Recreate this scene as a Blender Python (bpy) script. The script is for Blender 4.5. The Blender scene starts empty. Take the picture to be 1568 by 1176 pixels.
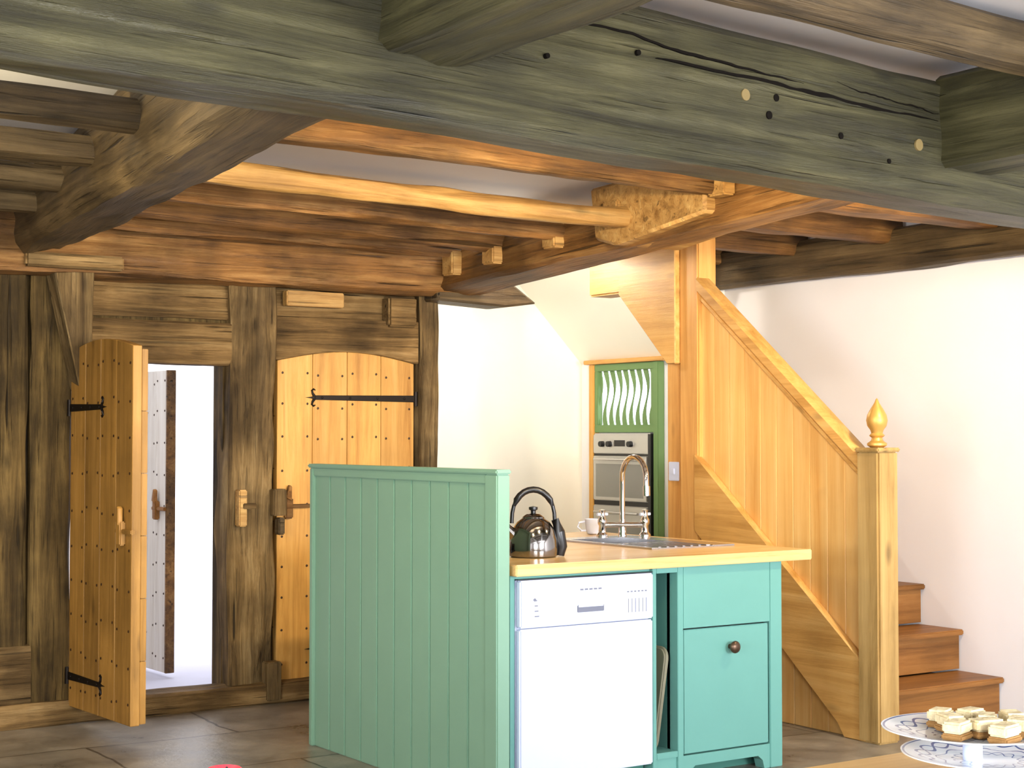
import bpy, bmesh, math, random
from mathutils import Vector, Matrix, noise
R = math.radians
random.seed(7)
scn = bpy.context.scene
COL = scn.collection

# ------------------------------------------------------------------ materials
def lin(c):
    o=[]
    for v in c[:3]:
        v=v/255.0
        o.append(v/12.92 if v<=0.04045 else ((v+0.055)/1.055)**2.4)
    return (o[0],o[1],o[2],1.0)

def newmat(name):
    m=bpy.data.materials.new(name); m.use_nodes=True
    nt=m.node_tree; b=nt.nodes['Principled BSDF']
    return m,nt,b

def N(nt,t,**kw):
    n=nt.nodes.new(t)
    for k,v in kw.items(): setattr(n,k,v)
    return n

def wood(name,dark,mid,light,axis='X',s=16,rough=0.6,bump=0.3,blot=0.5,var=0.25,stretch=0.07,spec=0.3,knots=0.0,crk=0.0,fine=0.0):
    m,nt,b=newmat(name); L=nt.links
    tc=N(nt,'ShaderNodeTexCoord'); geo=N(nt,'ShaderNodeNewGeometry')
    off=N(nt,'ShaderNodeVectorMath',operation='SCALE'); off.inputs[0].default_value=(7.3,3.1,5.7)
    L.new(geo.outputs['Random Per Island'],off.inputs['Scale'])
    add=N(nt,'ShaderNodeVectorMath',operation='ADD')
    L.new(tc.outputs['Object'],add.inputs[0]); L.new(off.outputs[0],add.inputs[1])
    mp=N(nt,'ShaderNodeMapping'); sc=[s,s,s]; sc['XYZ'.index(axis)]=s*stretch
    mp.inputs['Scale'].default_value=sc
    L.new(add.outputs[0],mp.inputs['Vector'])
    n1=N(nt,'ShaderNodeTexNoise'); n1.inputs['Scale'].default_value=1.0; n1.inputs['Detail'].default_value=9
    n1.inputs['Roughness'].default_value=0.72; n1.inputs['Distortion'].default_value=0.5
    L.new(mp.outputs[0],n1.inputs['Vector'])
    r=N(nt,'ShaderNodeValToRGB'); e=r.color_ramp.elements
    e[0].position=0.30; e[0].color=lin(dark); e[1].position=0.72; e[1].color=lin(light)
    k=e.new(0.5); k.color=lin(mid)
    L.new(n1.outputs['Fac'],r.inputs['Fac'])
    n2=N(nt,'ShaderNodeTexNoise'); n2.inputs['Scale'].default_value=2.6; n2.inputs['Detail'].default_value=6
    L.new(add.outputs[0],n2.inputs['Vector'])
    mr=N(nt,'ShaderNodeMapRange'); mr.inputs[1].default_value=0.35; mr.inputs[2].default_value=0.62
    mr.inputs[3].default_value=1.0-blot; mr.inputs[4].default_value=1.0
    L.new(n2.outputs['Fac'],mr.inputs[0])
    mr2=N(nt,'ShaderNodeMapRange'); mr2.inputs[3].default_value=1.0-var; mr2.inputs[4].default_value=1.0+var
    L.new(geo.outputs['Random Per Island'],mr2.inputs[0])
    mu=N(nt,'ShaderNodeMath',operation='MULTIPLY'); L.new(mr.outputs[0],mu.inputs[0]); L.new(mr2.outputs[0],mu.inputs[1])
    val=mu.outputs[0]; hgt=n1.outputs['Fac']
    if knots>0:
        mk=N(nt,'ShaderNodeMapping'); ks=[5.5,5.5,5.5]; ks['XYZ'.index(axis)]=2.2; mk.inputs['Scale'].default_value=ks
        L.new(add.outputs[0],mk.inputs['Vector'])
        vo=N(nt,'ShaderNodeTexVoronoi'); vo.inputs['Scale'].default_value=1.0
        L.new(mk.outputs[0],vo.inputs['Vector'])
        kr=N(nt,'ShaderNodeMapRange'); kr.inputs[1].default_value=0.04; kr.inputs[2].default_value=0.15
        kr.inputs[3].default_value=1.0-knots; kr.inputs[4].default_value=1.0
        L.new(vo.outputs['Distance'],kr.inputs[0])
        m3=N(nt,'ShaderNodeMath',operation='MULTIPLY'); L.new(val,m3.inputs[0]); L.new(kr.outputs[0],m3.inputs[1]); val=m3.outputs[0]
    def shake(across,along,lo,hi,amt):
        nonlocal_v=None
        mc=N(nt,'ShaderNodeMapping'); cs=[across]*3; cs['XYZ'.index(axis)]=along; mc.inputs['Scale'].default_value=cs
        L.new(add.outputs[0],mc.inputs['Vector'])
        n3=N(nt,'ShaderNodeTexNoise'); n3.inputs['Scale'].default_value=1.0; n3.inputs['Detail'].default_value=2
        L.new(mc.outputs[0],n3.inputs['Vector'])
        cr=N(nt,'ShaderNodeMapRange'); cr.inputs[1].default_value=lo; cr.inputs[2].default_value=hi; cr.inputs[3].default_value=1-amt; cr.inputs[4].default_value=1.0
        L.new(n3.outputs['Fac'],cr.inputs[0]); return cr.outputs[0]
    if crk>0:
        for o_ in (shake(26,0.8,0.295,0.335,crk),shake(75,2.0,0.30,0.40,crk*0.55)):
            m4=N(nt,'ShaderNodeMath',operation='MULTIPLY'); L.new(val,m4.inputs[0]); L.new(o_,m4.inputs[1]); val=m4.outputs[0]
            m5=N(nt,'ShaderNodeMath',operation='MULTIPLY'); L.new(hgt,m5.inputs[0]); L.new(o_,m5.inputs[1]); hgt=m5.outputs[0]
    hs=N(nt,'ShaderNodeHueSaturation'); L.new(r.outputs[0],hs.inputs['Color']); L.new(val,hs.inputs['Value'])
    L.new(hs.outputs[0],b.inputs['Base Color'])
    b.inputs['Roughness'].default_value=rough; b.inputs['Specular IOR Level'].default_value=spec
    bp=N(nt,'ShaderNodeBump'); bp.inputs['Strength'].default_value=bump; bp.inputs['Distance'].default_value=0.02
    L.new(hgt,bp.inputs['Height']); L.new(bp.outputs[0],b.inputs['Normal'])
    return m

def plain(name,col,rough=0.5,metal=0.0,spec=0.5,nz=0.06,ns=6,bump=0.03):
    m,nt,b=newmat(name); L=nt.links
    tc=N(nt,'ShaderNodeTexCoord'); n=N(nt,'ShaderNodeTexNoise'); n.inputs['Scale'].default_value=ns; n.inputs['Detail'].default_value=5
    L.new(tc.outputs['Object'],n.inputs['Vector'])
    mr=N(nt,'ShaderNodeMapRange'); mr.inputs[3].default_value=1-nz; mr.inputs[4].default_value=1+nz
    L.new(n.outputs['Fac'],mr.inputs[0])
    hs=N(nt,'ShaderNodeHueSaturation'); hs.inputs['Color'].default_value=lin(col); L.new(mr.outputs[0],hs.inputs['Value'])
    L.new(hs.outputs[0],b.inputs['Base Color'])
    b.inputs['Roughness'].default_value=rough; b.inputs['Metallic'].default_value=metal; b.inputs['Specular IOR Level'].default_value=spec
    if bump>0:
        bp=N(nt,'ShaderNodeBump'); bp.inputs['Strength'].default_value=bump; bp.inputs['Distance'].default_value=0.02
        L.new(n.outputs['Fac'],bp.inputs['Height']); L.new(bp.outputs[0],b.inputs['Normal'])
    return m

M_front = wood('oak_grey_green',(42,38,22),(78,74,46),(110,104,70),'X',22,0.40,1.0,0.45,0.08,0.05,0.5,0.5,0.8)
M_smoke = wood('oak_smoked',(54,43,28),(100,82,54),(140,118,82),'X',18,0.5,0.9,0.55,0.15,0.05,0.4,0.4,0.75)
M_orange= wood('oak_orange',(80,52,24),(146,102,52),(192,148,88),'X',18,0.5,0.9,0.6,0.2,0.06,0.4,0.55,0.75)
M_orange2=wood('oak_orange_pale',(134,94,44),(190,146,82),(222,184,116),'X',18,0.5,0.5,0.35,0.15,0.06,0.4,0.4,0.5)
M_wallv = wood('oak_wall_upright',(60,44,25),(128,104,66),(180,154,108),'Z',15,0.7,1.0,0.65,0.2,0.06,0.2,0.55,0.8)
M_wallh = wood('oak_wall_rail',(62,46,24),(130,102,62),(178,148,100),'X',15,0.7,1.0,0.6,0.25,0.06,0.2,0.55,0.8)
M_darkv = wood('oak_wall_dark',(42,32,17),(98,78,42),(146,120,70),'Z',15,0.7,1.0,0.7,0.25,0.06,0.2,0.5,0.8)
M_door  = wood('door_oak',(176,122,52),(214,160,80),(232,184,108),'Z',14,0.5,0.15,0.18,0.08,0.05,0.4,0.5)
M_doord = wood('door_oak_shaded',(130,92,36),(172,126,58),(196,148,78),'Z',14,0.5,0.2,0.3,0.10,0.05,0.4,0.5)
M_doorw = wood('door_limed',(205,195,180),(226,220,208),(240,236,228),'Z',14,0.6,0.1,0.05,0.05)
M_stair = wood('stair_oak',(226,164,84),(242,190,112),(250,208,138),'Z',11,0.45,0.08,0.08,0.06,0.04,0.4,0.0)
M_stairy= wood('stair_oak_rail',(180,128,58),(216,164,90),(234,190,118),'Y',12,0.45,0.15,0.2,0.1,0.05,0.4,0.35)
M_newel = wood('newel_oak',(134,102,52),(176,142,84),(202,168,108),'Z',14,0.5,0.2,0.25,0.1,0.05,0.4,0.5)
M_post  = wood('post_oak',(190,130,62),(216,160,88),(232,182,112),'Z',12,0.45,0.15,0.15,0.1,0.05,0.4,0.4)
M_tread = wood('tread_oak',(104,66,28),(144,96,46),(166,116,62),'X',12,0.45,0.15,0.2,0.1)
M_top   = wood('worktop_beech',(206,160,94),(228,188,126),(240,206,150),'X',14,0.25,0.03,0.06,0.0,0.06,0.5)
M_table = wood('table_pine',(196,150,84),(220,178,108),(234,198,136),'X',12,0.3,0.05,0.08,0.05,0.06,0.5)
M_panel = plain('paint_green',(124,162,140),0.40,0,0.4,0.05)
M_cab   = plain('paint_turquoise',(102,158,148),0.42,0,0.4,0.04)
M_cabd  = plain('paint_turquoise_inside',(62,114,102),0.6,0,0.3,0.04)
M_plaster=plain('plaster_white',(236,234,236),0.9,0,0.2,0.03,3,0.25)
M_ceil  = plain('plaster_ceiling',(236,236,240),0.9,0,0.2,0.03,4,0.2)
M_cream = plain('plaster_cream',(242,238,224),0.9,0,0.2,0.03,3,0.2)
M_iron  = plain('iron_black',(34,28,24),0.5,0.7,0.5,0.1)
M_nail  = plain('iron_nail',(60,38,20),0.5,0.3,0.5,0.1)
M_steel = plain('steel',(205,205,208),0.22,1.0,0.5,0.03)
M_brush = plain('steel_brushed',(200,200,198),0.42,0.8,0.5,0.03)
M_chrome= plain('chrome',(225,225,228),0.08,1.0,0.5,0.0,6,0)
M_kettle= plain('kettle_steel',(150,146,142),0.10,1.0,0.5,0.0,6,0)
M_white = plain('enamel_white',(204,212,236),0.3,0,0.5,0.01,6,0)
M_grey  = plain('grey_print',(110,114,130),0.5)
M_black = plain('black_plastic',(22,22,24),0.3,0,0.5)
M_dglass= plain('oven_glass',(140,140,136),0.15,0.3,0.7,0.02,6,0)
M_brass = plain('gilt_knob',(206,160,84),0.4,0.4,0.5,0.05)
M_bronze= plain('bronze_knob',(92,72,56),0.35,0.7,0.5,0.05)
M_green2= plain('paint_leaf_green',(104,136,84),0.5,0,0.4,0.05)
M_tray  = plain('tray_grey',(130,126,104),0.5,0,0.4,0.05)
M_crack = plain('crack_dark',(16,12,8),0.9,0,0.1)
M_peg   = plain('peg_oak',(124,106,66),0.6,0,0.3,0.1)
M_cake  = plain('cake_blond',(214,198,158),0.8,0,0.2,0.25,40,0.5)
M_caked = plain('cake_base',(150,112,66),0.8,0,0.2,0.2,40,0.4)
M_red   = plain('apple_red',(228,70,84),0.25,0,0.5,0.15,8,0)
M_outs  = plain('paving_pale',(205,205,220),0.8,0,0.2,0.05)
M_gapshade=plain('gap_shade',(30,24,18),0.8)  # near-black that paints the shade in the cupboard door gap
M_shade = plain('fill_lamp_linen',(230,222,205),0.8)

def flag_floor():
    m,nt,b=newmat('slate_flags'); L=nt.links
    tc=N(nt,'ShaderNodeTexCoord'); mp=N(nt,'ShaderNodeMapping'); mp.inputs['Rotation'].default_value=(0,0,0.03)
    nd=N(nt,'ShaderNodeTexNoise'); nd.inputs['Scale'].default_value=1.7; nd.inputs['Detail'].default_value=4
    L.new(tc.outputs['Object'],nd.inputs['Vector'])
    va=N(nt,'ShaderNodeVectorMath',operation='SCALE'); va.inputs['Scale'].default_value=0.12; L.new(nd.outputs['Color'],va.inputs[0])
    vb=N(nt,'ShaderNodeVectorMath',operation='ADD'); L.new(tc.outputs['Object'],vb.inputs[0]); L.new(va.outputs[0],vb.inputs[1])
    L.new(vb.outputs[0],mp.inputs['Vector'])
    br=N(nt,'ShaderNodeTexBrick'); br.inputs['Scale'].default_value=1.0; br.offset=0.37
    br.inputs['Brick Width'].default_value=1.15; br.inputs['Row Height'].default_value=0.72; br.inputs['Mortar Size'].default_value=0.009
    br.inputs['Mortar Smooth'].default_value=0.5
    br.inputs['Color1'].default_value=lin((128,120,108)); br.inputs['Color2'].default_value=lin((150,142,128)); br.inputs['Mortar'].default_value=lin((80,74,64))
    L.new(mp.outputs[0],br.inputs['Vector'])
    n=N(nt,'ShaderNodeTexNoise'); n.inputs['Scale'].default_value=2.4; n.inputs['Detail'].default_value=10; n.inputs['Roughness'].default_value=0.7
    L.new(tc.outputs['Object'],n.inputs['Vector'])
    mr=N(nt,'ShaderNodeMapRange'); mr.inputs[1].default_value=0.34; mr.inputs[2].default_value=0.66; mr.inputs[3].default_value=0.45; mr.inputs[4].default_value=1.3
    L.new(n.outputs['Fac'],mr.inputs[0])
    hs=N(nt,'ShaderNodeHueSaturation'); L.new(br.outputs['Color'],hs.inputs['Color']); L.new(mr.outputs[0],hs.inputs['Value'])
    L.new(hs.outputs[0],b.inputs['Base Color'])
    rr=N(nt,'ShaderNodeMapRange'); rr.inputs[3].default_value=0.15; rr.inputs[4].default_value=0.5; L.new(n.outputs['Fac'],rr.inputs[0]); L.new(rr.outputs[0],b.inputs['Roughness'])
    bp=N(nt,'ShaderNodeBump'); bp.inputs['Strength'].default_value=0.5; bp.inputs['Distance'].default_value=0.02
    L.new(n.outputs['Fac'],bp.inputs['Height']); L.new(bp.outputs[0],b.inputs['Normal'])
    return m
M_floor=flag_floor()

def plate_mat():
    m,nt,b=newmat('painted_china'); L=nt.links
    tc=N(nt,'ShaderNodeTexCoord')
    sp=N(nt,'ShaderNodeSeparateXYZ'); L.new(tc.outputs['Object'],sp.inputs[0])
    cm=N(nt,'ShaderNodeCombineXYZ'); L.new(sp.outputs[0],cm.inputs[0]); L.new(sp.outputs[1],cm.inputs[1])
    ln=N(nt,'ShaderNodeVectorMath',operation='LENGTH'); L.new(cm.outputs[0],ln.inputs[0])
    at=N(nt,'ShaderNodeMath',operation='ARCTAN2'); L.new(sp.outputs[1],at.inputs[0]); L.new(sp.outputs[0],at.inputs[1])
    a14=N(nt,'ShaderNodeMath',operation='MULTIPLY'); a14.inputs[1].default_value=9; L.new(at.outputs[0],a14.inputs[0])
    sn=N(nt,'ShaderNodeMath',operation='SINE'); L.new(a14.outputs[0],sn.inputs[0])
    def ring(base,amp,wd):
        s1=N(nt,'ShaderNodeMath',operation='MULTIPLY_ADD'); s1.inputs[1].default_value=amp; s1.inputs[2].default_value=base; L.new(sn.outputs[0],s1.inputs[0])
        d1=N(nt,'ShaderNodeMath',operation='SUBTRACT'); L.new(ln.outputs['Value'],d1.inputs[0]); L.new(s1.outputs[0],d1.inputs[1])
        ab=N(nt,'ShaderNodeMath',operation='ABSOLUTE'); L.new(d1.outputs[0],ab.inputs[0])
        lt=N(nt,'ShaderNodeMath',operation='LESS_THAN'); lt.inputs[1].default_value=wd; L.new(ab.outputs[0],lt.inputs[0]); return lt.outputs[0]
    outs=[ring(0.124,0.013,0.0032),ring(0.124,-0.013,0.0026),ring(0.095,0.006,0.0015),ring(0.1605,0.0,0.002),ring(0.06,0.012,0.002),ring(0.06,-0.012,0.002)]
    cur=outs[0]
    for o in outs[1:]:
        mx=N(nt,'ShaderNodeMath',operation='MAXIMUM'); L.new(cur,mx.inputs[0]); L.new(o,mx.inputs[1]); cur=mx.outputs[0]
    mix=N(nt,'ShaderNodeMix',data_type='RGBA'); L.new(cur,mix.inputs[0])
    mix.inputs[6].default_value=lin((220,226,230)); mix.inputs[7].default_value=lin((84,104,150))
    L.new(mix.outputs[2],b.inputs['Base Color']); b.inputs['Roughness'].default_value=0.15
    return m
M_plate=plate_mat()

# ------------------------------------------------------------------ mesh builder
class MB:
    def __init__(s): s.bm=bmesh.new(); s.mats=[]
    def mi(s,m):
        if m not in s.mats: s.mats.append(m)
        return s.mats.index(m)
    def merge(s,t,mat):
        i=s.mi(mat)
        for f in t.faces: f.material_index=i
        me=bpy.data.meshes.new('tmp'); t.to_mesh(me); t.free(); s.bm.from_mesh(me); bpy.data.meshes.remove(me)
    def box(s,x0,x1,y0,y1,z0,z1,mat,bev=0.0,M=None):
        t=bmesh.new(); bmesh.ops.create_cube(t,size=1.0)
        for v in t.verts:
            v.co=Vector(((x0+x1)/2+v.co.x*(x1-x0),(y0+y1)/2+v.co.y*(y1-y0),(z0+z1)/2+v.co.z*(z1-z0)))
        if bev>0: bmesh.ops.bevel(t,geom=t.edges[:],offset=bev,segments=2,affect='EDGES')
        if M is not None: t.transform(M)
        s.merge(t,mat)
    def prism(s,pts,plane,a0,a1,mat,bev=0.0,M=None):
        t=bmesh.new()
        def P(p,a):
            if plane=='xz': return Vector((p[0],a,p[1]))
            if plane=='yz': return Vector((a,p[0],p[1]))
            return Vector((p[0],p[1],a))
        A=[t.verts.new(P(p,a0)) for p in pts]; B=[t.verts.new(P(p,a1)) for p in pts]
        t.faces.new(A); t.faces.new(B[::-1])
        n=len(pts)
        for i in range(n): t.faces.new((A[i],B[i],B[(i+1)%n],A[(i+1)%n]))
        bmesh.ops.recalc_face_normals(t,faces=t.faces[:])
        if bev>0: bmesh.ops.bevel(t,geom=t.edges[:],offset=bev,segments=1,affect='EDGES')
        if M is not None: t.transform(M)
        s.merge(t,mat)
    def cyl(s,p0,p1,r0,mat,r1=None,seg=20,M=None):
        r1=r0 if r1 is None else r1
        p0=Vector(p0); p1=Vector(p1); d=p1-p0
        t=bmesh.new(); bmesh.ops.create_cone(t,cap_ends=True,segments=seg,radius1=r0,radius2=r1,depth=d.length)
        t.transform(Matrix.Translation((p0+p1)/2) @ d.to_track_quat('Z','Y').to_matrix().to_4x4())
        if M is not None: t.transform(M)
        s.merge(t,mat)
    def lathe(s,prof,c,mat,seg=32,M=None):
        t=bmesh.new(); rings=[]
        for r,z in prof:
            rings.append([t.verts.new((max(r,1e-4)*math.cos(2*math.pi*i/seg),max(r,1e-4)*math.sin(2*math.pi*i/seg),z)) for i in range(seg)])
        for a,b in zip(rings[:-1],rings[1:]):
            for i in range(seg): t.faces.new((a[i],a[(i+1)%seg],b[(i+1)%seg],b[i]))
        t.faces.new(rings[0][::-1]); t.faces.new(rings[-1])
        bmesh.ops.recalc_face_normals(t,faces=t.faces[:])
        t.transform(Matrix.Translation(Vector(c)))
        if M is not None: t.transform(M)
        s.merge(t,mat)
    def tube(s,path,r,mat,seg=12,flat=1.0,M=None):
        t=bmesh.new(); rings=[]; n=len(path); path=[Vector(p) for p in path]
        for i,p in enumerate(path):
            d=(path[min(i+1,n-1)]-path[max(i-1,0)]).normalized()
            u=d.cross(Vector((0.01,0.02,1)) if abs(d.z)<0.95 else Vector((0.3,1,0))).normalized()
            if i>0 and u.dot(pu)<0: u=-u
            pu=u; w=d.cross(u); rr=r[i] if isinstance(r,(list,tuple)) else r
            rings.append([t.verts.new(p+u*rr*math.cos(2*math.pi*k/seg)+w*rr*flat*math.sin(2*math.pi*k/seg)) for k in range(seg)])
        for a,b in zip(rings[:-1],rings[1:]):
            for i in range(seg): t.faces.new((a[i],a[(i+1)%seg],b[(i+1)%seg],b[i]))
        t.faces.new(rings[0][::-1]); t.faces.new(rings[-1])
        bmesh.ops.recalc_face_normals(t,faces=t.faces[:])
        if M is not None: t.transform(M)
        s.merge(t,mat)
    def ball(s,c,r,mat,sc=(1,1,1),M=None,sub=3):
        t=bmesh.new(); bmesh.ops.create_icosphere(t,subdivisions=sub,radius=r)
        t.transform(Matrix.Translation(Vector(c)) @ Matrix.Diagonal((*sc,1)))
        if M is not None: t.transform(M)
        s.merge(t,mat)
    def done(s,name,loc=(0,0,0),rotz=0.0,parent=None,ang=35):
        me=bpy.data.meshes.new(name); s.bm.to_mesh(me); s.bm.free()
        for m in s.mats: me.materials.append(m)
        for p in me.polygons: p.use_smooth=True
        me.set_sharp_from_angle(angle=R(ang))
        o=bpy.data.objects.new(name,me); COL.objects.link(o)
        o.location=loc; o.rotation_euler=(0,0,rotz)
        if parent: o.parent=parent
        return o

def empty(name,loc=(0,0,0),rotz=0):
    e=bpy.data.objects.new(name,None); COL.objects.link(e); e.location=loc; e.rotation_euler=(0,0,rotz); e.empty_display_size=0.1
    return e

# rough hewn beam: p0,p1 = centre line of the underside
def beam(name,p0,p1,w,h,mat,seed=0,jit=0.010,cham=0.018,bow=0.0,round_=0.0,parent=None,extra=None,step=0.07):
    p0=Vector(p0); p1=Vector(p1); d=p1-p0; Ln=d.length; n=max(4,int(Ln/step))
    sec=[]
    def side(a,b,k):
        return [(a[0]+(b[0]-a[0])*i/k,a[1]+(b[1]-a[1])*i/k) for i in range(k)]
    c=cham; W=w/2
    cor=[(-W+c,0),(W-c,0),(W,c),(W,h-c),(W-c,h),(-W+c,h),(-W,h-c),(-W,c)]
    for i in range(8):
        sec+=side(cor[i],cor[(i+1)%8],6 if i%2==0 else 1)
    if round_>0:
        sec=[(x*(1-round_)+round_*(math.cos(math.atan2(z-h/2,x))*W), z*(1-round_)+round_*(h/2+math.sin(math.atan2(z-h/2,x))*h/2)) for x,z in sec]
    bm=bmesh.new(); rings=[]
    for i in range(n+1):
        x=Ln*i/n; ring=[]
        b=bow*math.sin(math.pi*i/n)
        for (y,z) in sec:
            q=Vector((x*0.9+seed*13.7,y*5,z*5)); q2=Vector((x*2.2+seed*5.1,y*16,z*16)); q3=Vector((x*5+seed*3.1,y*30,z*30))
            jy=noise.noise(q)*jit+noise.noise(q*3.1)*jit*0.5+noise.noise(q2)*jit*0.4+noise.noise(q3)*jit*0.2
            jz=noise.noise(q+Vector((50,9,3)))*jit+noise.noise(q*3.3+Vector((5,9,3)))*jit*0.5+noise.noise(q2+Vector((1,5,3)))*jit*0.3+noise.noise(q3+Vector((1,5,3)))*jit*0.2
            ring.append(bm.verts.new((x,y+jy,z+jz+b)))
        rings.append(ring)
    m=len(sec)
    for a,b_ in zip(rings[:-1],rings[1:]):
        for k in range(m): bm.faces.new((a[k],a[(k+1)%m],b_[(k+1)%m],b_[k]))
    bm.faces.new(rings[0]); bm.faces.new(rings[-1][::-1])
    bmesh.ops.recalc_face_normals(bm,faces=bm.faces[:])
    mb=MB(); mb.merge(bm,mat)
    if extra: extra(mb,Ln)
    o=mb.done(name,ang=40)
    X=d.normalized(); Y=Vector((0,0,1)).cross(X).normalized(); Z=X.cross(Y)
    Mx=Matrix((X,Y,Z)).transposed().to_4x4(); Mx.translation=p0
    if parent: o.parent=parent
    o.matrix_world=Mx
    return o
def attach(child,par):
    Mi=Matrix(par.matrix_basis).inverted()
    child.parent=par; child.matrix_parent_inverse=Mi

# ------------------------------------------------------------------ room shell
ZC=2.62
m=MB(); m.box(-2.2,6.65,-2.2,7.95,-0.1,0.0,M_floor); m.box(4.7,6.65,7.95,8.95,-0.1,0.0,M_floor); m.done('floor')
m=MB(); m.box(-2.2,6.65,-2.2,7.95,ZC,ZC+0.1,M_ceil); m.box(4.6,6.65,7.95,8.95,ZC,ZC+0.1,M_ceil)
m.prism([(6.46,1.87),(5.70,2.63),(6.46,2.63)],'xz',7.3,8.76,M_cream)
m.done('ceiling')
m=MB()
m.box(6.45,6.60,-2.2,7.93,0,ZC,M_plaster); m.box(6.45,6.60,7.93,8.95,0,1.44,M_plaster); m.box(6.45,6.60,7.93,8.95,1.84,ZC,M_plaster)
m.box(6.45,6.48,8.57,8.80,1.44,1.84,M_plaster)
m.done('wall_right')
m=MB(); m.box(4.60,6.45,8.75,8.85,0,ZC,M_cream); m.box(4.56,4.68,7.95,8.75,0,ZC,M_cream); m.done('wall_kitchen')
def window(name,axis,c,a0,a1,z0,z1):
    e=MB(); t=0.05
    n=3
    def bx(u0,u1,w0,w1):
        if axis=='y': e.box(u0,u1,c-0.03,c+0.03,w0,w1,M_white,0.004)
        else: e.box(c-0.03,c+0.03,u0,u1,w0,w1,M_white,0.004)
    bx(a0,a1,z0,z0+t); bx(a0,a1,z1-t,z1); bx(a0,a0+t,z0,z1); bx(a1-t,a1,z0,z1)
    for i in range(1,n): bx(a0+(a1-a0)*i/n-0.02,a0+(a1-a0)*i/n+0.02,z0,z1)
    bx(a0,a1,(z0+z1)/2-0.012,(z0+z1)/2+0.012)
    e.done(name)
m=MB()
m.box(-2.2,-2.0,-2.2,1.0,0,ZC,M_plaster); m.box(-2.2,-2.0,3.2,7.95,0,ZC,M_plaster)
m.box(-2.2,-2.0,1.0,3.2,0,0.9,M_plaster); m.box(-2.2,-2.0,1.0,3.2,2.1,ZC,M_plaster); m.done('wall_left')
window('fill_window_left','x',-2.1,1.0,3.2,0.9,2.1)  # unseen window frame, added around the left fill light
m=MB()
m.box(-2.0,-0.6,-2.2,-2.0,0,ZC,M_plaster); m.box(1.6,3.2,-2.2,-2.0,0,ZC,M_plaster); m.box(5.4,6.45,-2.2,-2.0,0,ZC,M_plaster)
for a,b_ in ((-0.6,1.6),(3.2,5.4)):
    m.box(a,b_,-2.2,-2.0,0,0.9,M_plaster); m.box(a,b_,-2.2,-2.0,2.2,ZC,M_plaster)
m.done('wall_rear')
window('window_2','y',-2.1,-0.6,1.6,0.9,2.2)
window('window_3','y',-2.1,3.2,5.4,0.9,2.2)

# ------------------------------------------------------------------ timber partition with doors
m=MB()
YF=7.80
m.box(-2.0,2.60,YF,7.92,0.0,ZC,M_darkv)
m.box(3.42,3.70,YF,7.92,0.0,ZC,M_darkv)
m.box(2.60,3.42,YF,7.92,1.80,ZC,M_darkv)
m.box(3.70,4.56,YF+0.05,7.92,0.0,ZC,M_darkv)
m.box(4.55,4.68,YF,7.92,0.0,ZC,M_darkv)
m.done('wall_back')
W=empty('timber_frame')
def wbox(name,x0,x1,z0,z1,mat,prot,seed,jit=0.010,vertical=False):
    y=YF-prot/2+0.02
    if vertical:
        mb=MB(); h=z1-z0; n=max(4,int(h/0.045)); t=bmesh.new(); rings=[]
        w=(x1-x0)/2; dd=(prot+0.04)/2; cx=(x0+x1)/2; c=0.014; K=9
        sec=[(-w+c,-dd)]+[(-w+c+(2*w-2*c)*k/K,-dd) for k in range(1,K)]+[(w-c,-dd),(w,-dd+c),(w,0),(w,dd),(-w,dd),(-w,0),(-w,-dd+c)]
        for i in range(n+1):
            z=z0+h*i/n; r=[]
            for a,b_ in sec:
                q=Vector((a*5+seed*7,b_*5,z*1.3)); q2=Vector((a*26+seed*7,b_*10,z*2.5)); r.append(t.verts.new((cx+a+noise.noise(q)*jit*1.5+noise.noise(q*3)*jit*0.6,y+b_+noise.noise(q+Vector((9,9,9)))*jit+noise.noise(q*3+Vector((9,9,9)))*jit*0.6+noise.noise(q2)*jit*0.9,z)))
            rings.append(r)
        k=len(sec)
        for a,b_ in zip(rings[:-1],rings[1:]):
            for j in range(k): t.faces.new((a[j],a[(j+1)%k],b_[(j+1)%k],b_[j]))
        t.faces.new(rings[0]); t.faces.new(rings[-1][::-1]); bmesh.ops.recalc_face_normals(t,faces=t.faces[:])
        mb.merge(t,mat); return mb.done(name,parent=W,ang=40)
    return beam(name,(x0,y,z0),(x1,y,z0),prot+0.04,z1-z0,mat,seed,jit,0.012,parent=W)
wbox('sill_beam',-2.0,4.70,0.0,0.11,M_wallh,0.12,3,0.016)
wbox('post_left',2.20,2.375,0.11,2.25,M_darkv,0.07,4,0.014,vertical=True)
wbox('post_hinge',2.395,2.61,0.11,2.25,M_darkv,0.05,5,vertical=True)
wbox('post_middle',3.425,3.69,0.11,2.22,M_wallv,0.08,6,0.020,vertical=True)
wbox('post_end',4.555,4.695,0.0,2.22,M_wallv,0.08,8,0.018,vertical=True)
wbox('lintel_open_door',2.60,3.44,1.765,1.985,M_wallh,0.06,9,0.014)
wbox('board_upper_left',2.60,3.44,2.0,2.20,M_wallh,0.03,10)
wbox('rail_lower_left',1.0,2.40,0.11,0.40,M_wallh,0.09,11)
wbox('post_far_left',1.6,1.85,0.11,2.25,M_darkv,0.08,14,vertical=True)
wbox('board_upper_right',3.69,4.57,2.03,2.20,M_wallh,0.02,12)
mb=MB()
pts=[(3.69,2.035)]+[(3.69,1.80)]
for i in range(13):
    u=i/12; pts.append((3.71+0.84*u,1.80+0.055*math.sin(math.pi*u)))
pts+=[(4.57,1.80),(4.57,2.035)]
mb.prism(pts,'xz',7.735,7.85,M_wallh,0.004)
mb.box(3.74,4.08,7.70,7.76,2.09,2.17,M_orange2,0.005)
mb.box(4.36,4.54,7.70,7.79,2.00,2.17,M_wallh,0.012)
mb.done('door_head_arch',parent=W)
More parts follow.
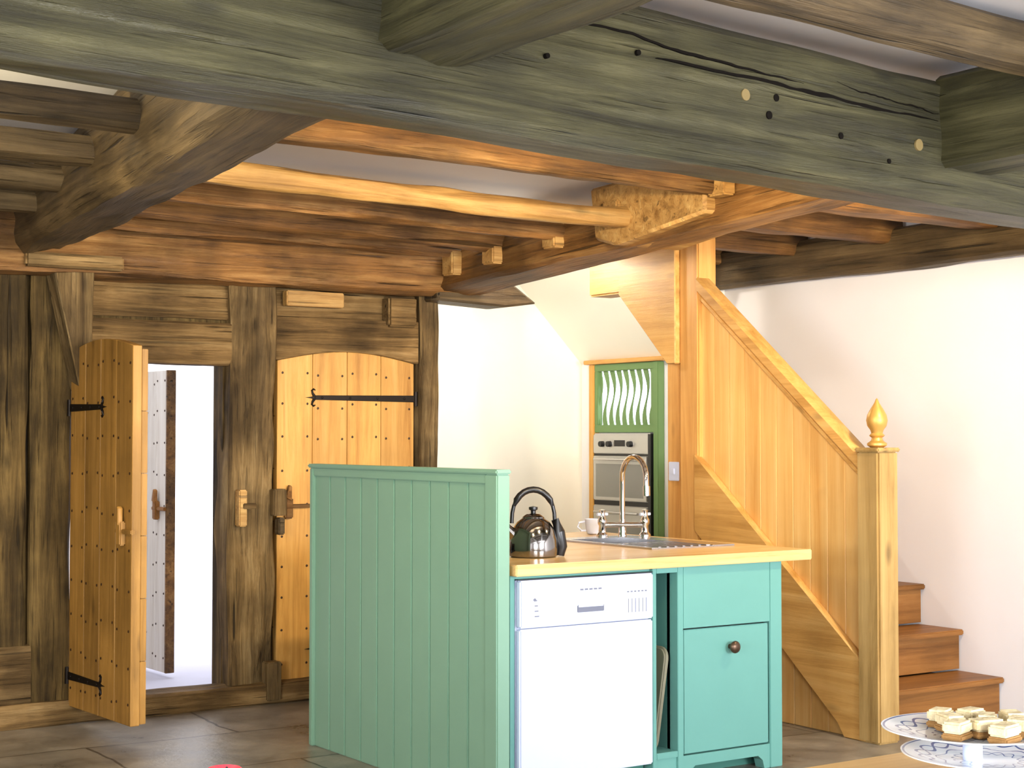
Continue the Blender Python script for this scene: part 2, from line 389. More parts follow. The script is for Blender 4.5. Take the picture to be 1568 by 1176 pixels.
mb=MB(); mb.prism([(2.45,2.24),(2.66,2.24),(2.645,1.62),(2.59,1.62)],'xz',7.60,7.74,M_wallv,0.006)
mb.box(2.30,2.78,7.52,7.78,2.20,2.27,M_wallh,0.01); mb.done('knee_bracket',parent=W)
mb=MB(); mb.box(3.62,3.70,7.66,7.74,0.02,0.22,M_wallv,0.006); mb.done('foot_block',parent=W)

beam('girt_beam',(-2.0,7.66,2.18),(4.75,7.66,2.18),0.22,0.34,M_orange,21,0.024)
mb=MB(); mb.prism([(4.6,2.15),(5.05,2.13),(5.27,2.16),(5.05,2.30),(4.6,2.36)],'xz',7.58,7.78,M_smoke,0.012); mb.done('girt_beam_end')

# ------------------------------------------------------------------ doors
def arch(u,h,rise): return h+rise*math.sin(math.pi*min(max(u,0),1))
def strap(mb,x0,x1,z,tip=1,y=-0.006):
    mb.prism([(x0,z-0.019),(x0,z+0.019),(x1,z+0.012),(x1,z-0.012)],'xz',y,y+0.008,M_iron,0.0015)
    s=1 if x1>x0 else -1
    mb.prism([(x1-0.005*s,z-0.010),(x1-0.005*s,z+0.010),(x1+0.022*s,z+0.004),(x1+0.055*s,z),(x1+0.022*s,z-0.004)],'xz',y,y+0.008,M_iron,0.001)
    for q in (1,-1):
        mb.tube([(x1-0.002*s,y+0.003,z+q*0.006),(x1+0.012*s,y+0.003,z+q*0.022),(x1+0.016*s,y+0.003,z+q*0.038),(x1+0.006*s,y+0.003,z+q*0.046),(x1-0.004*s,y+0.003,z+q*0.040)],[0.007,0.007,0.006,0.005,0.003],M_iron,8)
    for k in range(4):
        xx=x0+(x1-x0)*(0.12+0.27*k); mb.ball((xx,y,z),0.007,M_iron,(1,0.6,1),sub=2)
    mb.cyl((x0,y+0.004,z-0.04),(x0,y+0.004,z+0.04),0.012,M_iron)
def leaf(name,w,h,rise,nb,mat,hinge,loc,rotz,th=0.05,zlatch=0.9,zs=(0.30,0.86),slen=0.55,latchx=None,latch=M_orange,edge=None):
    E=empty(name,loc,rotz); mb=MB()
    for i in range(nb):
        x0=w*i/nb+0.0015; x1=w*(i+1)/nb-0.0015
        pts=[(x0,0),(x1,0)]
        for k in range(5):
            xx=x1+(x0-x1)*k/4; pts.append((xx,arch(xx/w,h,rise)))
        mb.prism(pts,'xz',0.0,th*0.6,mat,0.0025)
    mb.done('boards',parent=E)
    mb=MB()
    for k in range(6):
        z0=0.005+(h-0.02)*k/6; mb.box(0.002,w-0.002,th*0.6+0.0005,th,z0+0.001,0.005+(h-0.02)*(k+1)/6-0.001,mat,0.002)
    if edge: mb.box(w,w+0.02,-0.004,th,0,h,edge,0.002)
    mb.done('backing_boards',parent=E)
    mb=MB()
    for r in range(10):
        z=0.09+(h-0.16)*r/9
        for i in range(nb):
            for q in (0.15,0.85):
                mb.ball((w*(i+q)/nb,0.0,z+0.012*math.sin(i*3+r)),0.0075,M_nail,(1,0.6,1),sub=1)
    mb.done('nails',parent=E)
    mb=MB()
    for f in zs:
        z=h*f
        if hinge=='L': strap(mb,-0.01,slen,z)
        else: strap(mb,w+0.01,w-slen,z)
    mb.done('strap_hinges',parent=E)
    mb=MB(); lx=latchx
    mb.box(lx-0.030,lx+0.015,-0.03,0,zlatch-0.07,zlatch+0.04,latch,0.006)
    mb.box(lx-0.06,lx+0.12,-0.022,-0.004,zlatch-0.016,zlatch+0.006,latch,0.004)
    mb.prism([(lx-0.03,zlatch+0.04),(lx-0.01,zlatch+0.11),(lx+0.005,zlatch+0.10),(lx+0.005,zlatch+0.02)],'xz',-0.035,-0.01,latch,0.004)
    mb.done('wooden_latch',parent=E)
    return E
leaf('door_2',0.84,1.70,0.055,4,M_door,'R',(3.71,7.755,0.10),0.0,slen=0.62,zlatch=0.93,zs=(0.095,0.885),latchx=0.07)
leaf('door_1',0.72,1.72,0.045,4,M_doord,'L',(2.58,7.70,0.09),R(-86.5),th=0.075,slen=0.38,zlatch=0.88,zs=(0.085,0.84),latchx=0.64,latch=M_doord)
mb=MB(); mb.box(3.455,3.50,7.66,7.72,0.93,1.12,M_orange2,0.006); mb.box(3.475,3.55,7.655,7.68,1.02,1.05,M_wallh,0.004)
mb.box(3.65,3.725,7.66,7.72,0.98,1.12,M_wallv,0.006); mb.box(3.68,3.715,7.66,7.72,0.88,0.97,M_smoke,0.006)
mb.done('latch_keepers',parent=W)
leaf('door_3',0.76,1.75,0.0,5,M_doorw,'L',(3.50,9.60,0.03),R(-88),th=0.05,slen=0.45,zlatch=0.95,zs=(0.12,0.86),latchx=0.66,latch=M_tread,edge=M_orange)
m=MB(); m.box(-1.5,4.55,7.95,9.62,-0.1,0.0,M_outs); m.box(0,8,9.62,13,-0.12,-0.02,M_outs); m.done('porch_paving')
m=MB(); m.box(2.0,3.48,9.64,9.80,0,2.3,M_plaster); m.box(2.0,2.2,7.95,9.64,0,2.3,M_plaster); m.done('porch_wall')

# ------------------------------------------------------------------ ceiling beams
def yfront(x): return 3.247+0.0857*(x-0.94)
def crackfun(mb,Ln):
    yf=-0.116
    def ribbon(pts):
        for (xa,za,wa),(xb,zb,wb) in zip(pts[:-1],pts[1:]):
            mb.prism([(xa,za-wa),(xb,zb-wb),(xb,zb+wb),(xa,za+wa)],'xz',yf,yf+0.06,M_crack)
    rnd=random.Random(3)
    def mk(x0,x1,z0,z1,w):
        n=44; pts=[]
        for i in range(n+1):
            u=i/n; pts.append((x0+(x1-x0)*u,z0+(z1-z0)*u+noise.noise(Vector((u*4+x0,z0*9,1)))*0.016+noise.noise(Vector((u*18+x0,z0*9,1)))*0.004,max(0.0005,w*math.sin(math.pi*min(1,u*1.02))**0.6*(0.6+0.6*noise.noise(Vector((u*9,x0,4)))+0.2*rnd.random()))))
        ribbon(pts)
    X=lambda x:(x+2.0)/math.cos(math.atan(0.0857))
    mk(X(2.30),X(3.35),0.325,0.285,0.0055)
    mk(X(2.75),X(4.0),0.275,0.262,0.0080)
    mk(X(3.5),X(4.0),0.31,0.285,0.003)
    mk(X(0.95),X(1.9),0.33,0.36,0.004)
    mk(X(4.1),X(4.6),0.13,0.06,0.005)
    for x,z,r,mt in ((2.16,0.235,0.019,M_peg),(3.10,0.215,0.017,M_peg),(3.9,0.17,0.019,M_peg),(3.23,0.225,0.011,M_crack),(3.20,0.17,0.012,M_crack),(3.52,0.15,0.010,M_crack),(2.68,0.27,0.008,M_crack),(2.36,0.21,0.007,M_crack),(1.25,0.30,0.008,M_crack),(3.75,0.10,0.008,M_crack)):
        mb.cyl((X(x),yf-0.001,z),(X(x),yf+0.06,z),r,mt,seg=16)
beam('main_beam',(-2.0,yfront(-2.0)+0.11,2.215),(6.45,yfront(6.45)+0.11,2.13),0.22,0.40,M_front,1,0.013,0.028,extra=crackfun,step=0.04)
beam('cross_beam',(1.75,3.42,2.205),(2.41,7.75,2.28),0.26,0.34,M_smoke,2,0.022,0.035)
beam('cross_beam',(1.99,-2.0,2.31),(1.99,3.34,2.31),0.26,0.27,M_front,31,0.018,0.03)
beam('cross_beam',(4.16,-2.0,2.27),(4.16,3.52,2.27),0.28,0.30,M_front,32,0.012,0.02)
CB=beam('cross_beam',(4.76,3.62,2.43),(4.76,7.85,2.18),0.28,0.22,M_orange,33,0.020,0.025)
mb=MB(); mb.prism([(5.30,2.37),(5.95,2.29),(6.10,2.33),(6.14,2.58),(5.30,2.61)],'yz',4.57,4.97,M_orange2,0.014)
attach(mb.done('scarf_block'),CB)
i=40
for y,z,h,w,mt,rd in ((4.45,2.46,0.13,0.13,M_orange,0),(5.20,2.44,0.13,0.13,M_orange,0),(5.80,2.36,0.10,0.11,M_orange2,0.8),(6.38,2.37,0.13,0.12,M_orange,0),(6.92,2.37,0.13,0.12,M_orange,0.3),(7.35,2.37,0.13,0.12,M_orange,0)):
    i+=1
    beam('ceiling_joist',(1.95+0.16*(y-3.55)+0.0,y,z+0.02),(4.66,y+0.08,z),w,h,mt,i,0.020,0.018,0.0,rd)
for y in (4.95,5.70,6.35,7.0):
    i+=1
    beam('ceiling_joist',(-2.0,y-0.08,2.395),(1.75+0.16*(y-3.55),y,2.38),0.12,0.10,M_smoke,i,0.014)
for y in (4.4,5.15,5.85,6.55,7.2):
    i+=1
    beam('ceiling_joist',(4.85,y,2.41),(6.40,y+0.05,2.41),0.13,0.14,M_orange,i,0.014)
for y in (2.93,2.2,1.5,0.8,0.1):
    i+=1
    beam('ceiling_joist',(2.12,y,2.48),(4.04,y+0.12,2.47),0.12,0.13,M_smoke,i,0.010)
    beam('ceiling_joist',(-2.0,y-0.2,2.48),(1.86,y,2.48),0.12,0.13,M_smoke,i+20,0.010)
    beam('ceiling_joist',(4.30,y,2.46),(6.44,y+0.1,2.46),0.12,0.13,M_smoke,i+50,0.010)
mb=MB()
for y,z in ((5.20,2.43),(5.95,2.37),(6.45,2.325),(7.0,2.295),(7.4,2.27)):
    mb.box(4.55,4.618,y-0.05,y+0.06,z,z+0.13,M_orange2,0.008)
attach(mb.done('joist_tenons'),CB)
beam('wall_plate_beam',(6.38,7.32,2.27),(6.38,-2.0,2.29),0.13,0.22,M_smoke,70,0.015,0.02)

# ------------------------------------------------------------------ staircase
ST=empty('staircase')
mb=MB()
for k in range(6):
    y=5.27+0.25*k; z=0.21*(k+1)
    mb.box(5.55,6.44,y,6.62,z-0.20,z-0.03,M_tread)
    mb.box(5.55,6.445,y-0.03,y+0.27 if k<5 else 6.62,z-0.028,z,M_tread,0.006)
mb.done('steps',parent=ST)
def ztop(y): return 1.27+(y-5.25)*0.80
def zs(y): return 0.37+(y-5.25)*0.80
mb=MB(); y=5.27; nb=10; bw=(6.42-5.27)/nb
for k in range(nb):
    a=y+bw*k+0.001; b_=y+bw*(k+1)-0.001
    mb.prism([(a,0.0),(b_,0.0),(b_,ztop(b_)),(a,ztop(a))],'yz',5.50,5.535,M_stair,0.0025)
mb.done('panel_boards',parent=ST)
mb=MB(); mb.prism([(5.22,0.0),(5.22,zs(5.22)),(6.42,zs(6.42)),(6.42,zs(6.42)-0.40),(5.40,0.06),(5.36,0.0)],'yz',5.455,5.498,M_stairy,0.005)
mb.done('string_board',parent=ST)
mb=MB(); mb.prism([(5.22,ztop(5.22)-0.05),(5.22,ztop(5.22)+0.035),(6.42,ztop(6.42)+0.035),(6.42,ztop(6.42)-0.05)],'yz',5.465,5.56,M_stairy,0.012)
mb.prism([(5.22,ztop(5.22)-0.085),(5.22,ztop(5.22)-0.05),(6.42,ztop(6.42)-0.05),(6.42,ztop(6.42)-0.085)],'yz',5.48,5.55,M_stairy,0.006)
mb.done('handrail',parent=ST)
mb=MB(); nx,ny=5.515,5.195
mb.box(nx-0.068,nx+0.068,ny-0.068,ny+0.068,0,1.33,M_newel,0.010)
mb.box(nx-0.075,nx+0.075,ny-0.075,ny+0.075,1.325,1.345,M_newel,0.006)
mb.done('newel_post',parent=ST)
mb=MB(); mb.lathe([(0.03,0),(0.045,0.01),(0.045,0.02),(0.028,0.032),(0.024,0.045),(0.036,0.055),(0.026,0.066),(0.03,0.08),(0.044,0.10),(0.049,0.125),(0.044,0.15),(0.028,0.18),(0.012,0.205),(0.005,0.222),(0,0.228)],(nx,ny,1.345),M_brass)
mb.done('newel_finial',parent=ST)
mb=MB(); mb.box(5.47,5.60,6.40,6.55,0,ZC,M_post,0.008); mb.box(5.49,5.60,6.55,6.68,0,1.83,M_post,0.008); mb.done('stair_post',parent=ST)
mb=MB(); mb.prism([(6.551,1.78),(6.62,1.78),(7.04,2.18),(7.04,2.60),(6.551,2.60)],'yz',5.44,5.488,M_stairy,0.005); mb.done('stair_brace',parent=ST)
mb=MB(); mb.box(5.46,5.62,7.05,7.34,2.19,2.42,M_stairy,0.010); mb.box(5.49,5.62,6.56,7.05,2.20,2.42,M_stairy,0.010); mb.done('stair_head_beam',parent=ST)
mb=MB(); mb.box(5.478,5.49,6.575,6.655,1.16,1.26,M_white,0.003); mb.box(5.472,5.48,6.602,6.628,1.195,1.225,M_white,0.002); mb.done('light_switch')

# ------------------------------------------------------------------ green screen panel
PN=empty('screen_panel',(-0.030,0,0))
mb=MB(); y0,y1=5.12,6.56; nb=10; bw=(y1-y0)/nb; PH=1.262
for k in range(nb):
    mb.box(3.36,3.385,y0+bw*k+0.0,y0+bw*(k+1)-0.007,0.0,PH-0.02,M_panel,0.004)
mb.box(3.368,3.39,y0,y1,0,PH-0.03,M_panel)
mb.done('boards',parent=PN)
mb=MB(); mb.box(3.345,3.405,5.035,5.12,0,PH-0.008,M_panel,0.005); mb.box(3.345,3.40,6.555,6.585,0,PH-0.008,M_panel,0.004)
mb.box(3.35,3.40,5.12,6.56,PH-0.045,PH-0.008,M_panel,0.003)
mb.box(3.338,3.408,5.028,6.595,PH-0.008,PH+0.010,M_panel,0.005); mb.done('frame',parent=PN)

# ------------------------------------------------------------------ kitchen island
DX=-0.012
IS=empty('kitchen_island',(DX,0,0))
mb=MB()
mb.box(3.41,3.43,5.07,6.5,0,0.868,M_cab); mb.box(3.43,4.085,5.65,6.5,0.0,0.868,M_cab)
mb.box(3.43,4.085,5.07,5.65,0.855,0.869,M_cab)
mb.box(4.085,4.105,5.05,6.5,0.0,0.868,M_cab,0.002)
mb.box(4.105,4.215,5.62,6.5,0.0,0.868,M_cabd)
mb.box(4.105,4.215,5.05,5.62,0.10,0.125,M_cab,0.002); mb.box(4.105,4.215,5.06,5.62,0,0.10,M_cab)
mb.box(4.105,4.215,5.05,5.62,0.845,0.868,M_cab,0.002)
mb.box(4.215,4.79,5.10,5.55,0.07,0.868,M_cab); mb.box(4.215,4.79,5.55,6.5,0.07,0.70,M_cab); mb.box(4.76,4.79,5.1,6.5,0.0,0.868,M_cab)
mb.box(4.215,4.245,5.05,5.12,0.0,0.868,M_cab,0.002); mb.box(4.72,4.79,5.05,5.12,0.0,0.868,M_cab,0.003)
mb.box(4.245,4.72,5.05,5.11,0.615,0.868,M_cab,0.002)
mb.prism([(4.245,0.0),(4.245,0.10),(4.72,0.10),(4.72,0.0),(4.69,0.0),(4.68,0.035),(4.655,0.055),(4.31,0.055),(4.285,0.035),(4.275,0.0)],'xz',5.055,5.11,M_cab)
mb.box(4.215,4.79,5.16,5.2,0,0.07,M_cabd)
mb.done('carcass',parent=IS)
mb=MB(); mb.box(4.250,4.715,5.056,5.085,0.106,0.608,M_cab,0.003)
mb.box(4.247,4.718,5.088,5.098,0.101,0.613,M_gapshade)  # dark sheet behind the door, standing in for shade in the gap
mb.done('cupboard_door',parent=IS)
mb=MB(); mb.cyl((4.50,5.056,0.525),(4.50,5.03,0.525),0.010,M_bronze); mb.ball((4.50,5.022,0.525),0.026,M_bronze,(1,0.6,1)); mb.done('door_knob',parent=IS)
mb=MB(); sx0,sx1,sy0,sy1=4.38,4.70,5.72,6.04; z0,z1=0.868,0.912
mb.box(3.405,4.94,5.02,sy0,z0,z1,M_top,0.004); mb.box(3.405,4.94,sy1,6.58,z0,z1,M_top,0.004)
mb.box(3.405,sx0,sy0-0.002,sy1+0.002,z0,z1,M_top); mb.box(sx1,4.94,sy0-0.002,sy1+0.002,z0,z1,M_top)
mb.done('worktop',parent=IS)
SK=empty('kitchen_sink',(DX,0,0)); mb=MB()
zt=0.9125
mb.box(sx0-0.03,sx1+0.12,sy1-0.012,sy1+0.10,zt,zt+0.007,M_steel,0.002); mb.box(sx0-0.03,sx0+0.01,5.38,sy1,zt,zt+0.007,M_steel,0.002)
mb.box(sx1-0.01,sx1+0.12,5.38,sy1,zt,zt+0.007,M_steel,0.002); mb.box(sx0,sx1,5.38,sy0+0.01,zt,zt+0.004,M_steel,0.001)
for k in range(7): mb.box(sx0+0.03+0.045*k,sx0+0.045+0.045*k,5.41,5.68,zt+0.004,zt+0.008,M_steel,0.0015)
mb.box(sx0+0.002,sx0+0.006,sy0+0.002,sy1-0.002,0.74,zt,M_steel); mb.box(sx1-0.006,sx1-0.002,sy0+0.002,sy1-0.002,0.74,zt,M_steel)
mb.box(sx0+0.002,sx1-0.002,sy0+0.002,sy0+0.006,0.74,zt,M_steel); mb.box(sx0+0.002,sx1-0.002,sy1-0.006,sy1-0.002,0.74,zt,M_steel)
mb.box(sx0+0.002,sx1-0.002,sy0+0.002,sy1-0.002,0.735,0.742,M_steel)
mb.done('basin',parent=SK)
TP=empty('mixer_tap',(DX,0,0)); mb=MB(); bx,by=4.74,6.09; zb=0.9195
mb.cyl((bx,by,zb),(bx,by,zb+0.07),0.020,M_chrome,0.016)
path=[(bx,by,zb+0.06),(bx,by,zb+0.16),(bx,by,zb+0.25)]
for k in range(1,11):
    a=math.pi*k/10; path.append((bx-0.01*k/10*3,by-0.11+0.11*math.cos(a),zb+0.27+0.11*math.sin(a)))
path.append((bx-0.03,by-0.222,zb+0.23))
mb.tube(path,0.013,M_chrome); mb.cyl((bx-0.03,by-0.222,zb+0.245),(bx-0.03,by-0.223,zb+0.20),0.017,M_chrome)
mb.cyl((bx-0.09,by+0.04,zb+0.055),(bx+0.09,by-0.06,zb+0.055),0.013,M_chrome)
for (dx,dy) in ((-0.09,0.04),(0.09,-0.06)):
    mb.lathe([(0.028,0),(0.028,0.008),(0.018,0.02),(0.016,0.05),(0.022,0.062),(0.022,0.078),(0.015,0.09),(0.013,0.115),(0.017,0.125),(0.0,0.13)],(bx+dx,by+dy,zb-0.0),M_chrome,20)
    mb.cyl((bx+dx-0.03,by+dy,zb+0.105),(bx+dx+0.03,by+dy,zb+0.105),0.007,M_white)
mb.done('tap_body',parent=TP)
mb=MB(); mb.lathe([(0.022,0),(0.03,0.004),(0.036,0.03),(0.042,0.075),(0.040,0.076),(0.033,0.03),(0.02,0.008),(0,0.008)],(4.77,6.38,0.9125),M_white)
mb.tube([(4.735,6.40,0.975),(4.71,6.415,0.97),(4.705,6.418,0.95),(4.72,6.41,0.93),(4.74,6.40,0.93)],0.005,M_white,8); mb.done('teacup')

DW=empty('dishwasher',(DX,0,0)); mb=MB()
mb.box(3.435,4.08,5.07,5.63,0.09,0.85,M_white,0.004)
mb.box(3.435,4.08,5.040,5.07,0.09,0.665,M_white,0.006)
mb.box(3.435,4.08,5.036,5.07,0.670,0.850,M_white,0.006)
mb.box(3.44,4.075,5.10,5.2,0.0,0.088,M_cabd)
mb.box(3.432,4.083,5.045,5.07,0.8515,0.8545,M_black)
mb.done('body',parent=DW)
mb=MB()
mb.box(3.70,3.83,5.0335,5.037,0.715,0.742,M_grey,0.002); mb.box(3.705,3.825,5.031,5.0345,0.735,0.748,M_white,0.001)
for k in range(5): mb.box(3.715+0.022*k,3.730+0.022*k,5.0345,5.0365,0.800,0.806,M_grey)
for k in range(4): mb.box(3.50,3.52-0.003*k,5.0345,5.0365,0.71+0.02*k,0.714+0.02*k,M_grey)
mb.cyl((3.50,5.037,0.775),(3.50,5.034,0.775),0.006,M_grey)
for k in range(6):
    mb.box(3.95+0.018*k,3.952+0.018*k,5.0345,5.0365,0.70,0.755,M_grey)
    mb.box(3.945+0.018*k,3.954+0.018*k,5.0345,5.0365,0.78,0.785,M_grey)
mb.done('controls',parent=DW)

mb=MB(); pts=[]
for cx,cz,a0 in ((0.24,0.34,0),(0.04,0.34,90),(0.04,0.04,180),(0.24,0.04,270)):
    for k in range(6):
        a=R(a0+18*k); pts.append((cx+0.04*math.cos(a),cz+0.04*math.sin(a)))
Mt=Matrix.Translation((4.120+DX,5.09,0.128)) @ Matrix.Rotation(R(9),4,'Y')
mb.prism([(p[0],p[1]*1.08) for p in pts],'yz',0.0,0.010,M_tray,0.003,M=Mt)
path=[(0.012,p[0],p[1]*1.08) for p in pts]+[(0.012,pts[0][0],pts[0][1]*1.08)]
mb.tube(path,0.008,M_tray,8,M=Mt)
mb.done('serving_tray')

KT=empty('kettle',(3.685,5.33,0.9125)); mb=MB()
mb.lathe([(0.088,0),(0.098,0.006),(0.101,0.03),(0.098,0.07),(0.086,0.11),(0.066,0.14),(0.045,0.155),(0.044,0.160),(0.03,0.172),(0,0.176)],(0,0,0),M_kettle,40)
mb.tube([(-0.075,0.02,0.085),(-0.11,0.03,0.12),(-0.125,0.034,0.15)],[0.024,0.018,0.013],M_kettle,14)
mb.done('pot',parent=KT)
mb=MB(); mb.lathe([(0.01,0.172),(0.010,0.185),(0.018,0.19),(0.018,0.2),(0,0.204)],(0,0,0),M_black)
path=[]
u=Vector((0.83,-0.40,0)).normalized()
for k in range(15):
    a=math.pi*k/14; path.append(u*(-0.088*math.cos(a))+Vector((0,0,0.135+0.135*math.sin(a)**0.8)))
mb.tube(path,[0.008]*3+[0.013]*9+[0.008]*3,M_black,12)
mb.tube([u*0.088+Vector((0,0,0.15)),u*0.107+Vector((0,0,0.10)),u*0.117+Vector((0,0,0.04)),u*0.110+Vector((0,0,0.004))],[0.016,0.022,0.022,0.016],M_black,12)
mb.done('handle',parent=KT)
mb=MB(); mb.box(3.40,3.56,5.45,5.71,0.9125,0.925,M_black,0.004)
for k in range(4): mb.box(3.42+0.035*k,3.435+0.035*k,5.47,5.69,0.925,0.985 if k%3==0 else 0.95,M_black,0.003)
mb.done('plate_rack')

# ------------------------------------------------------------------ ovens and slatted hatch
OV=empty('double_oven'); mb=MB(); X=6.45
mb.box(X-0.05,X-0.001,7.955,8.545,0.30,1.415,M_brush,0.003)
mb.box(X-0.062,X-0.05,7.96,8.54,1.285,1.405,M_brush,0.003)
mb.box(X-0.070,X-0.05,7.97,8.53,0.98,1.265,M_brush,0.003); mb.box(X-0.072,X-0.069,8.0,8.50,1.0,1.215,M_dglass,0.001)
mb.box(X-0.070,X-0.05,7.97,8.53,0.33,0.94,M_brush,0.003); mb.box(X-0.072,X-0.069,8.02,8.48,0.42,0.82,M_dglass,0.001)
mb.box(X-0.055,X-0.049,7.96,8.54,1.268,1.282,M_black); mb.box(X-0.055,X-0.049,7.96,8.54,0.945,0.975,M_black)
mb.box(X-0.07,X-0.001,7.925,7.953,0.30,1.41,M_black)
for z in (1.245,0.90): 
    mb.tube([(X-0.10,8.02,z),(X-0.10,8.48,z)],0.009,M_steel); mb.cyl((X-0.10,8.06,z),(X-0.06,8.06,z),0.006,M_steel); mb.cyl((X-0.10,8.44,z),(X-0.06,8.44,z),0.006,M_steel)
for y in (8.44,8.36,8.14): mb.cyl((X-0.06,y,1.345),(X-0.085,y,1.345),0.021,M_black,0.018); mb.cyl((X-0.06,y,1.345),(X-0.064,y,1.345),0.028,M_steel)
mb.box(X-0.065,X-0.061,8.20,8.31,1.33,1.37,M_black)
mb.done('oven_front',parent=OV)
WN=empty('window_4')
mb=MB(); mb.box(X-0.055,X-0.001,8.55,8.60,0,1.87,M_door,0.004); mb.box(X-0.055,X-0.001,7.87,7.92,0,1.87,M_green2,0.004)
mb.box(X-0.07,X-0.001,7.80,8.64,1.872,1.90,M_stairy,0.004)
mb.box(X-0.05,X-0.001,7.922,8.548,0,0.295,M_cab,0.004); mb.done('housing_frame',parent=WN)
mb=MB()
mb.box(X-0.045,X-0.002,7.922,8.548,1.42,1.47,M_green2,0.003); mb.box(X-0.045,X-0.002,7.922,8.548,1.825,1.87,M_green2,0.003)
mb.box(X-0.045,X-0.002,7.922,7.955,1.47,1.825,M_green2,0.003); mb.box(X-0.045,X-0.002,8.515,8.548,1.47,1.825,M_green2,0.003)
n=8
for k in range(0,n+1):
    yc=7.955+0.56*k/n; L_=[];R_=[]
    for j in range(17):
        u=j/16; z=1.465+0.365*u; o=0.020*math.sin(u*2*math.pi+0.5); hw=0.014+0.009*math.cos(u*2*math.pi)
        L_.append((yc+o-hw,z)); R_.append((yc+o+hw,z))
    for j in range(16):
        mb.prism([L_[j],R_[j],R_[j+1],L_[j+1]],'yz',X-0.026,X-0.020,M_green2)
mb.done('wavy_slats',parent=WN)

# ------------------------------------------------------------------ dining table and things on it
TB=empty('dining_table'); mb=MB()
for k in range(6):
    a=1.20+0.185*k; mb.box(0.3,3.7,a,a+0.1835,0.715,0.75,M_table,0.003)
mb.box(0.42,3.58,1.30,1.33,0.62,0.715,M_table); mb.box(0.42,3.58,2.18,2.21,0.62,0.715,M_table)
mb.box(0.42,0.45,1.3,2.2,0.62,0.715,M_table); mb.box(3.55,3.58,1.3,2.2,0.62,0.715,M_table)
for x in (0.42,3.5):
    for y in (1.30,2.13): mb.box(x,x+0.08,y,y+0.08,0.0,0.714,M_table,0.006)
mb.done('top_and_legs',parent=TB)
CS=empty('cake_stand',(2.38,2.01,0.751))
def plate(name,z,r,parent,off=(0,0)):
    mb=MB(); k=r/0.15
    mb.lathe([(0.06*k,0),(0.085*k,0.003),(0.12*k,0.012),(0.15*k,0.018),(0.1505*k,0.0205),(0.12*k,0.0155),(0.088*k,0.007),(0.0,0.0055)],(0,0,0),M_plate,64)
    return mb.done(name,(off[0],off[1],z),parent=parent)
mb=MB(); mb.lathe([(0.055,0),(0.058,0.004),(0.03,0.012),(0.018,0.02),(0.018,0.086),(0.04,0.092)],(0,0,0),M_white); mb.done('stem',parent=CS)
plate('upper_plate',0.088,0.165,CS)
plate('lower_plate',0.042,0.165,CS,(0.03,-0.02))
mb=MB()
for (cx,cy,a,w_) in ((-0.065,-0.02,0.3,0.028),(-0.02,0.035,1.2,0.028),(-0.005,-0.035,-0.2,0.032),(0.04,0.0,0.7,0.028),(0.06,0.055,0.1,0.026),(0.055,-0.06,0.5,0.032),(0.10,-0.01,1.0,0.028),(0.01,0.085,0.4,0.026),(-0.02,-0.09,0.2,0.030)):
    M_=Matrix.Translation((cx,cy,0))@Matrix.Rotation(a,4,'Z')
    mb.box(-w_,w_,-0.02,0.02,0.0015,0.013,M_caked,0.003,M=M_); mb.box(-w_+0.001,w_-0.001,-0.019,0.019,0.0135,0.034,M_cake,0.004,M=M_)
mb.done('cake_squares',(2.38,2.01,0.751+0.0955))
FB=empty('fruit_bowl',(0.90,2.04,0.751)); mb=MB()
mb.lathe([(0.05,0),(0.055,0.01),(0.10,0.05),(0.125,0.095),(0.12,0.097),(0.095,0.055),(0.045,0.015),(0,0.014)],(0,0,0),M_white); mb.done('bowl',parent=FB)
mb=MB()
for c in ((0.05,0,0.075),(-0.04,0.04,0.075),(-0.02,-0.05,0.075),(0.0,0.0,0.163)):
    mb.lathe([(0.004,-0.028),(0.02,-0.034),(0.034,-0.018),(0.04,0.005),(0.036,0.024),(0.022,0.035),(0.008,0.031),(0.0,0.026)],c,M_red,24)
    mb.cyl((c[0],c[1],c[2]+0.026),(c[0]+0.004,c[1],c[2]+0.036),0.0015,M_iron)
mb.done('apples',parent=FB)

# ------------------------------------------------------------------ lamps
def area(name,loc,target,sx,sy,power,col):
    l=bpy.data.lights.new(name,'AREA'); l.shape='RECTANGLE'; l.size=sx; l.size_y=sy; l.energy=power; l.color=col
    o=bpy.data.objects.new(name,l); COL.objects.link(o); o.location=loc
    o.rotation_euler=(Vector(target)-Vector(loc)).to_track_quat('-Z','Y').to_euler(); return o
area('daylight_window_2',(0.5,-1.95,1.55),(0.9,4,1.2),2.0,1.2,270,(0.92,0.96,1.0))
area('daylight_window_3',(4.3,-1.95,1.55),(4.9,4,1.2),2.0,1.2,400,(0.94,0.95,1.0))
area('fill_light_left',(-1.95,2.1,1.5),(3,4.5,1.2),2.0,1.1,165,(0.97,0.98,1.0))  # fill light added at the left wall, set up like daylight
def spot(name,loc,target,power,col,ang=120,r=0.04):
    l=bpy.data.lights.new(name,'SPOT'); l.energy=power; l.color=col; l.spot_size=R(ang); l.spot_blend=0.8; l.shadow_soft_size=r
    o=bpy.data.objects.new(name,l); COL.objects.link(o); o.location=loc
    o.rotation_euler=(Vector(target)-Vector(loc)).to_track_quat('-Z','Y').to_euler(); return o
def bulb(name,loc,power,col,r=0.06):
    l=bpy.data.lights.new(name,'POINT'); l.energy=power; l.color=col; l.shadow_soft_size=r
    o=bpy.data.objects.new(name,l); COL.objects.link(o); o.location=loc
warm=(1.0,0.79,0.50)
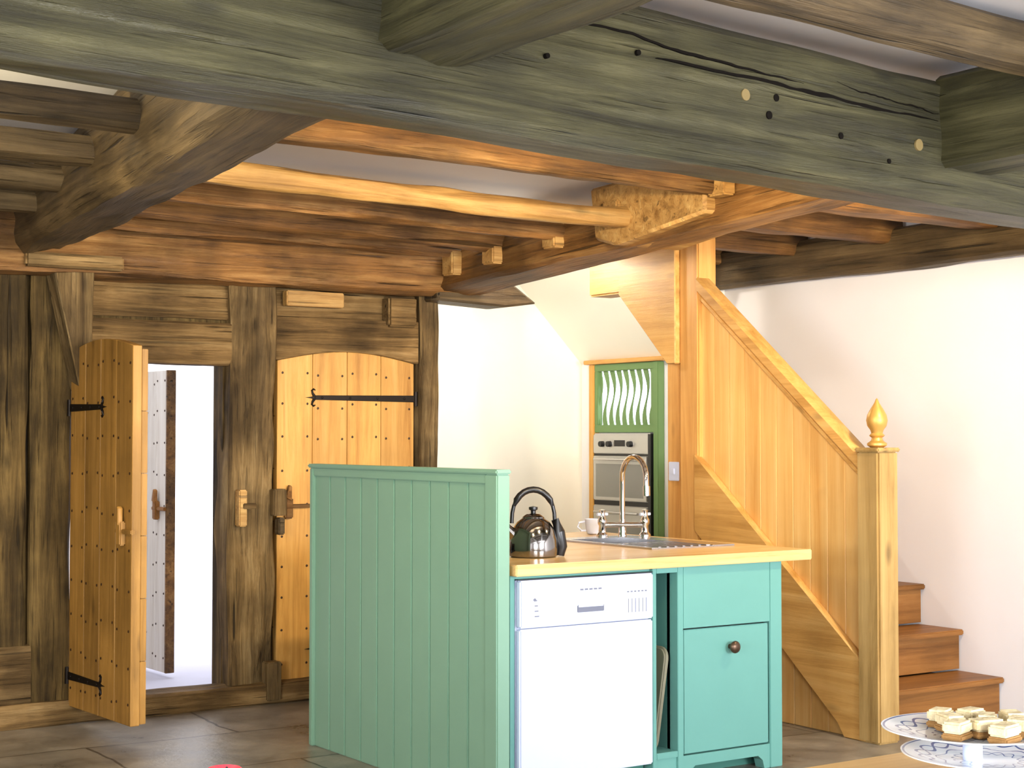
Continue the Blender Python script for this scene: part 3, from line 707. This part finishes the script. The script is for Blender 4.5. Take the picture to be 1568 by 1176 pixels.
for k,(x,t,p) in enumerate(((2.6,(3.0,6.5,2.5),100),(3.7,(3.8,6.3,2.5),150),(5.2,(5.5,6.3,1.5),140))):
    yy=yfront(x)+0.25+0.12
    mb=MB(); mb.cyl((x,yy-0.18,2.27),(x,yy-0.05,2.27),0.008,M_iron); mb.lathe([(0.02,-0.03),(0.03,-0.02),(0.035,0.02),(0.032,0.02),(0.02,-0.01),(0,-0.015)],(x,yy-0.06,2.27),M_iron)
    mb.done('spotlight_fitting')
    spot('warm_spotlight',(x,yy,2.26),t,p,warm,130)
bulb('kitchen_wall_fill',(4.98,7.62,2.45),38,(1.0,0.95,0.84))  # hidden point light, added to brighten the kitchen back wall
mb=MB(); mb.lathe([(0.012,0.02),(0.012,0.25),(0.02,0.26)],(0.7,5.0,2.36),M_iron); mb.lathe([(0.04,0),(0.045,0.01),(0.02,0.05)],(0.7,5.0,2.34),M_iron); mb.done('pendant_lamp')
bulb('pendant_bulb',(0.7,5.0,2.22),70,(1.0,0.82,0.46))
mb=MB(); mb.lathe([(0.14,0),(0.15,0.01),(0.14,0.02),(0.02,0.035),(0.012,0.05),(0.012,1.62),(0.02,1.64)],(4.9,0.6,0.0),M_iron)  # unseen lamp, added to carry the ceiling fill light
mb.lathe([(0.20,1.55),(0.14,1.80),(0.136,1.80),(0.196,1.55)],(4.9,0.6,0),M_shade); mb.done('added_fill_lamp')
bulb('ceiling_fill_light',(4.9,0.6,1.78),60,(0.93,0.96,1.0))  # fill light added out of view to brighten the front ceiling

w=bpy.data.worlds.new('sky'); scn.world=w; w.use_nodes=True
bg=w.node_tree.nodes['Background']; bg.inputs[0].default_value=(0.90,0.91,1.0,1); bg.inputs[1].default_value=2.6

# ------------------------------------------------------------------ camera
cam=bpy.data.cameras.new('camera'); cam.sensor_width=36; cam.lens=56.4; cam.clip_start=0.05
co=bpy.data.objects.new('camera',cam); COL.objects.link(co); co.location=(0,0,1.4)
co.rotation_euler=(R(90+1.842),0,R(-33.9))
scn.camera=co
scn.view_settings.view_transform='Standard'
scn.view_settings.exposure=0.0
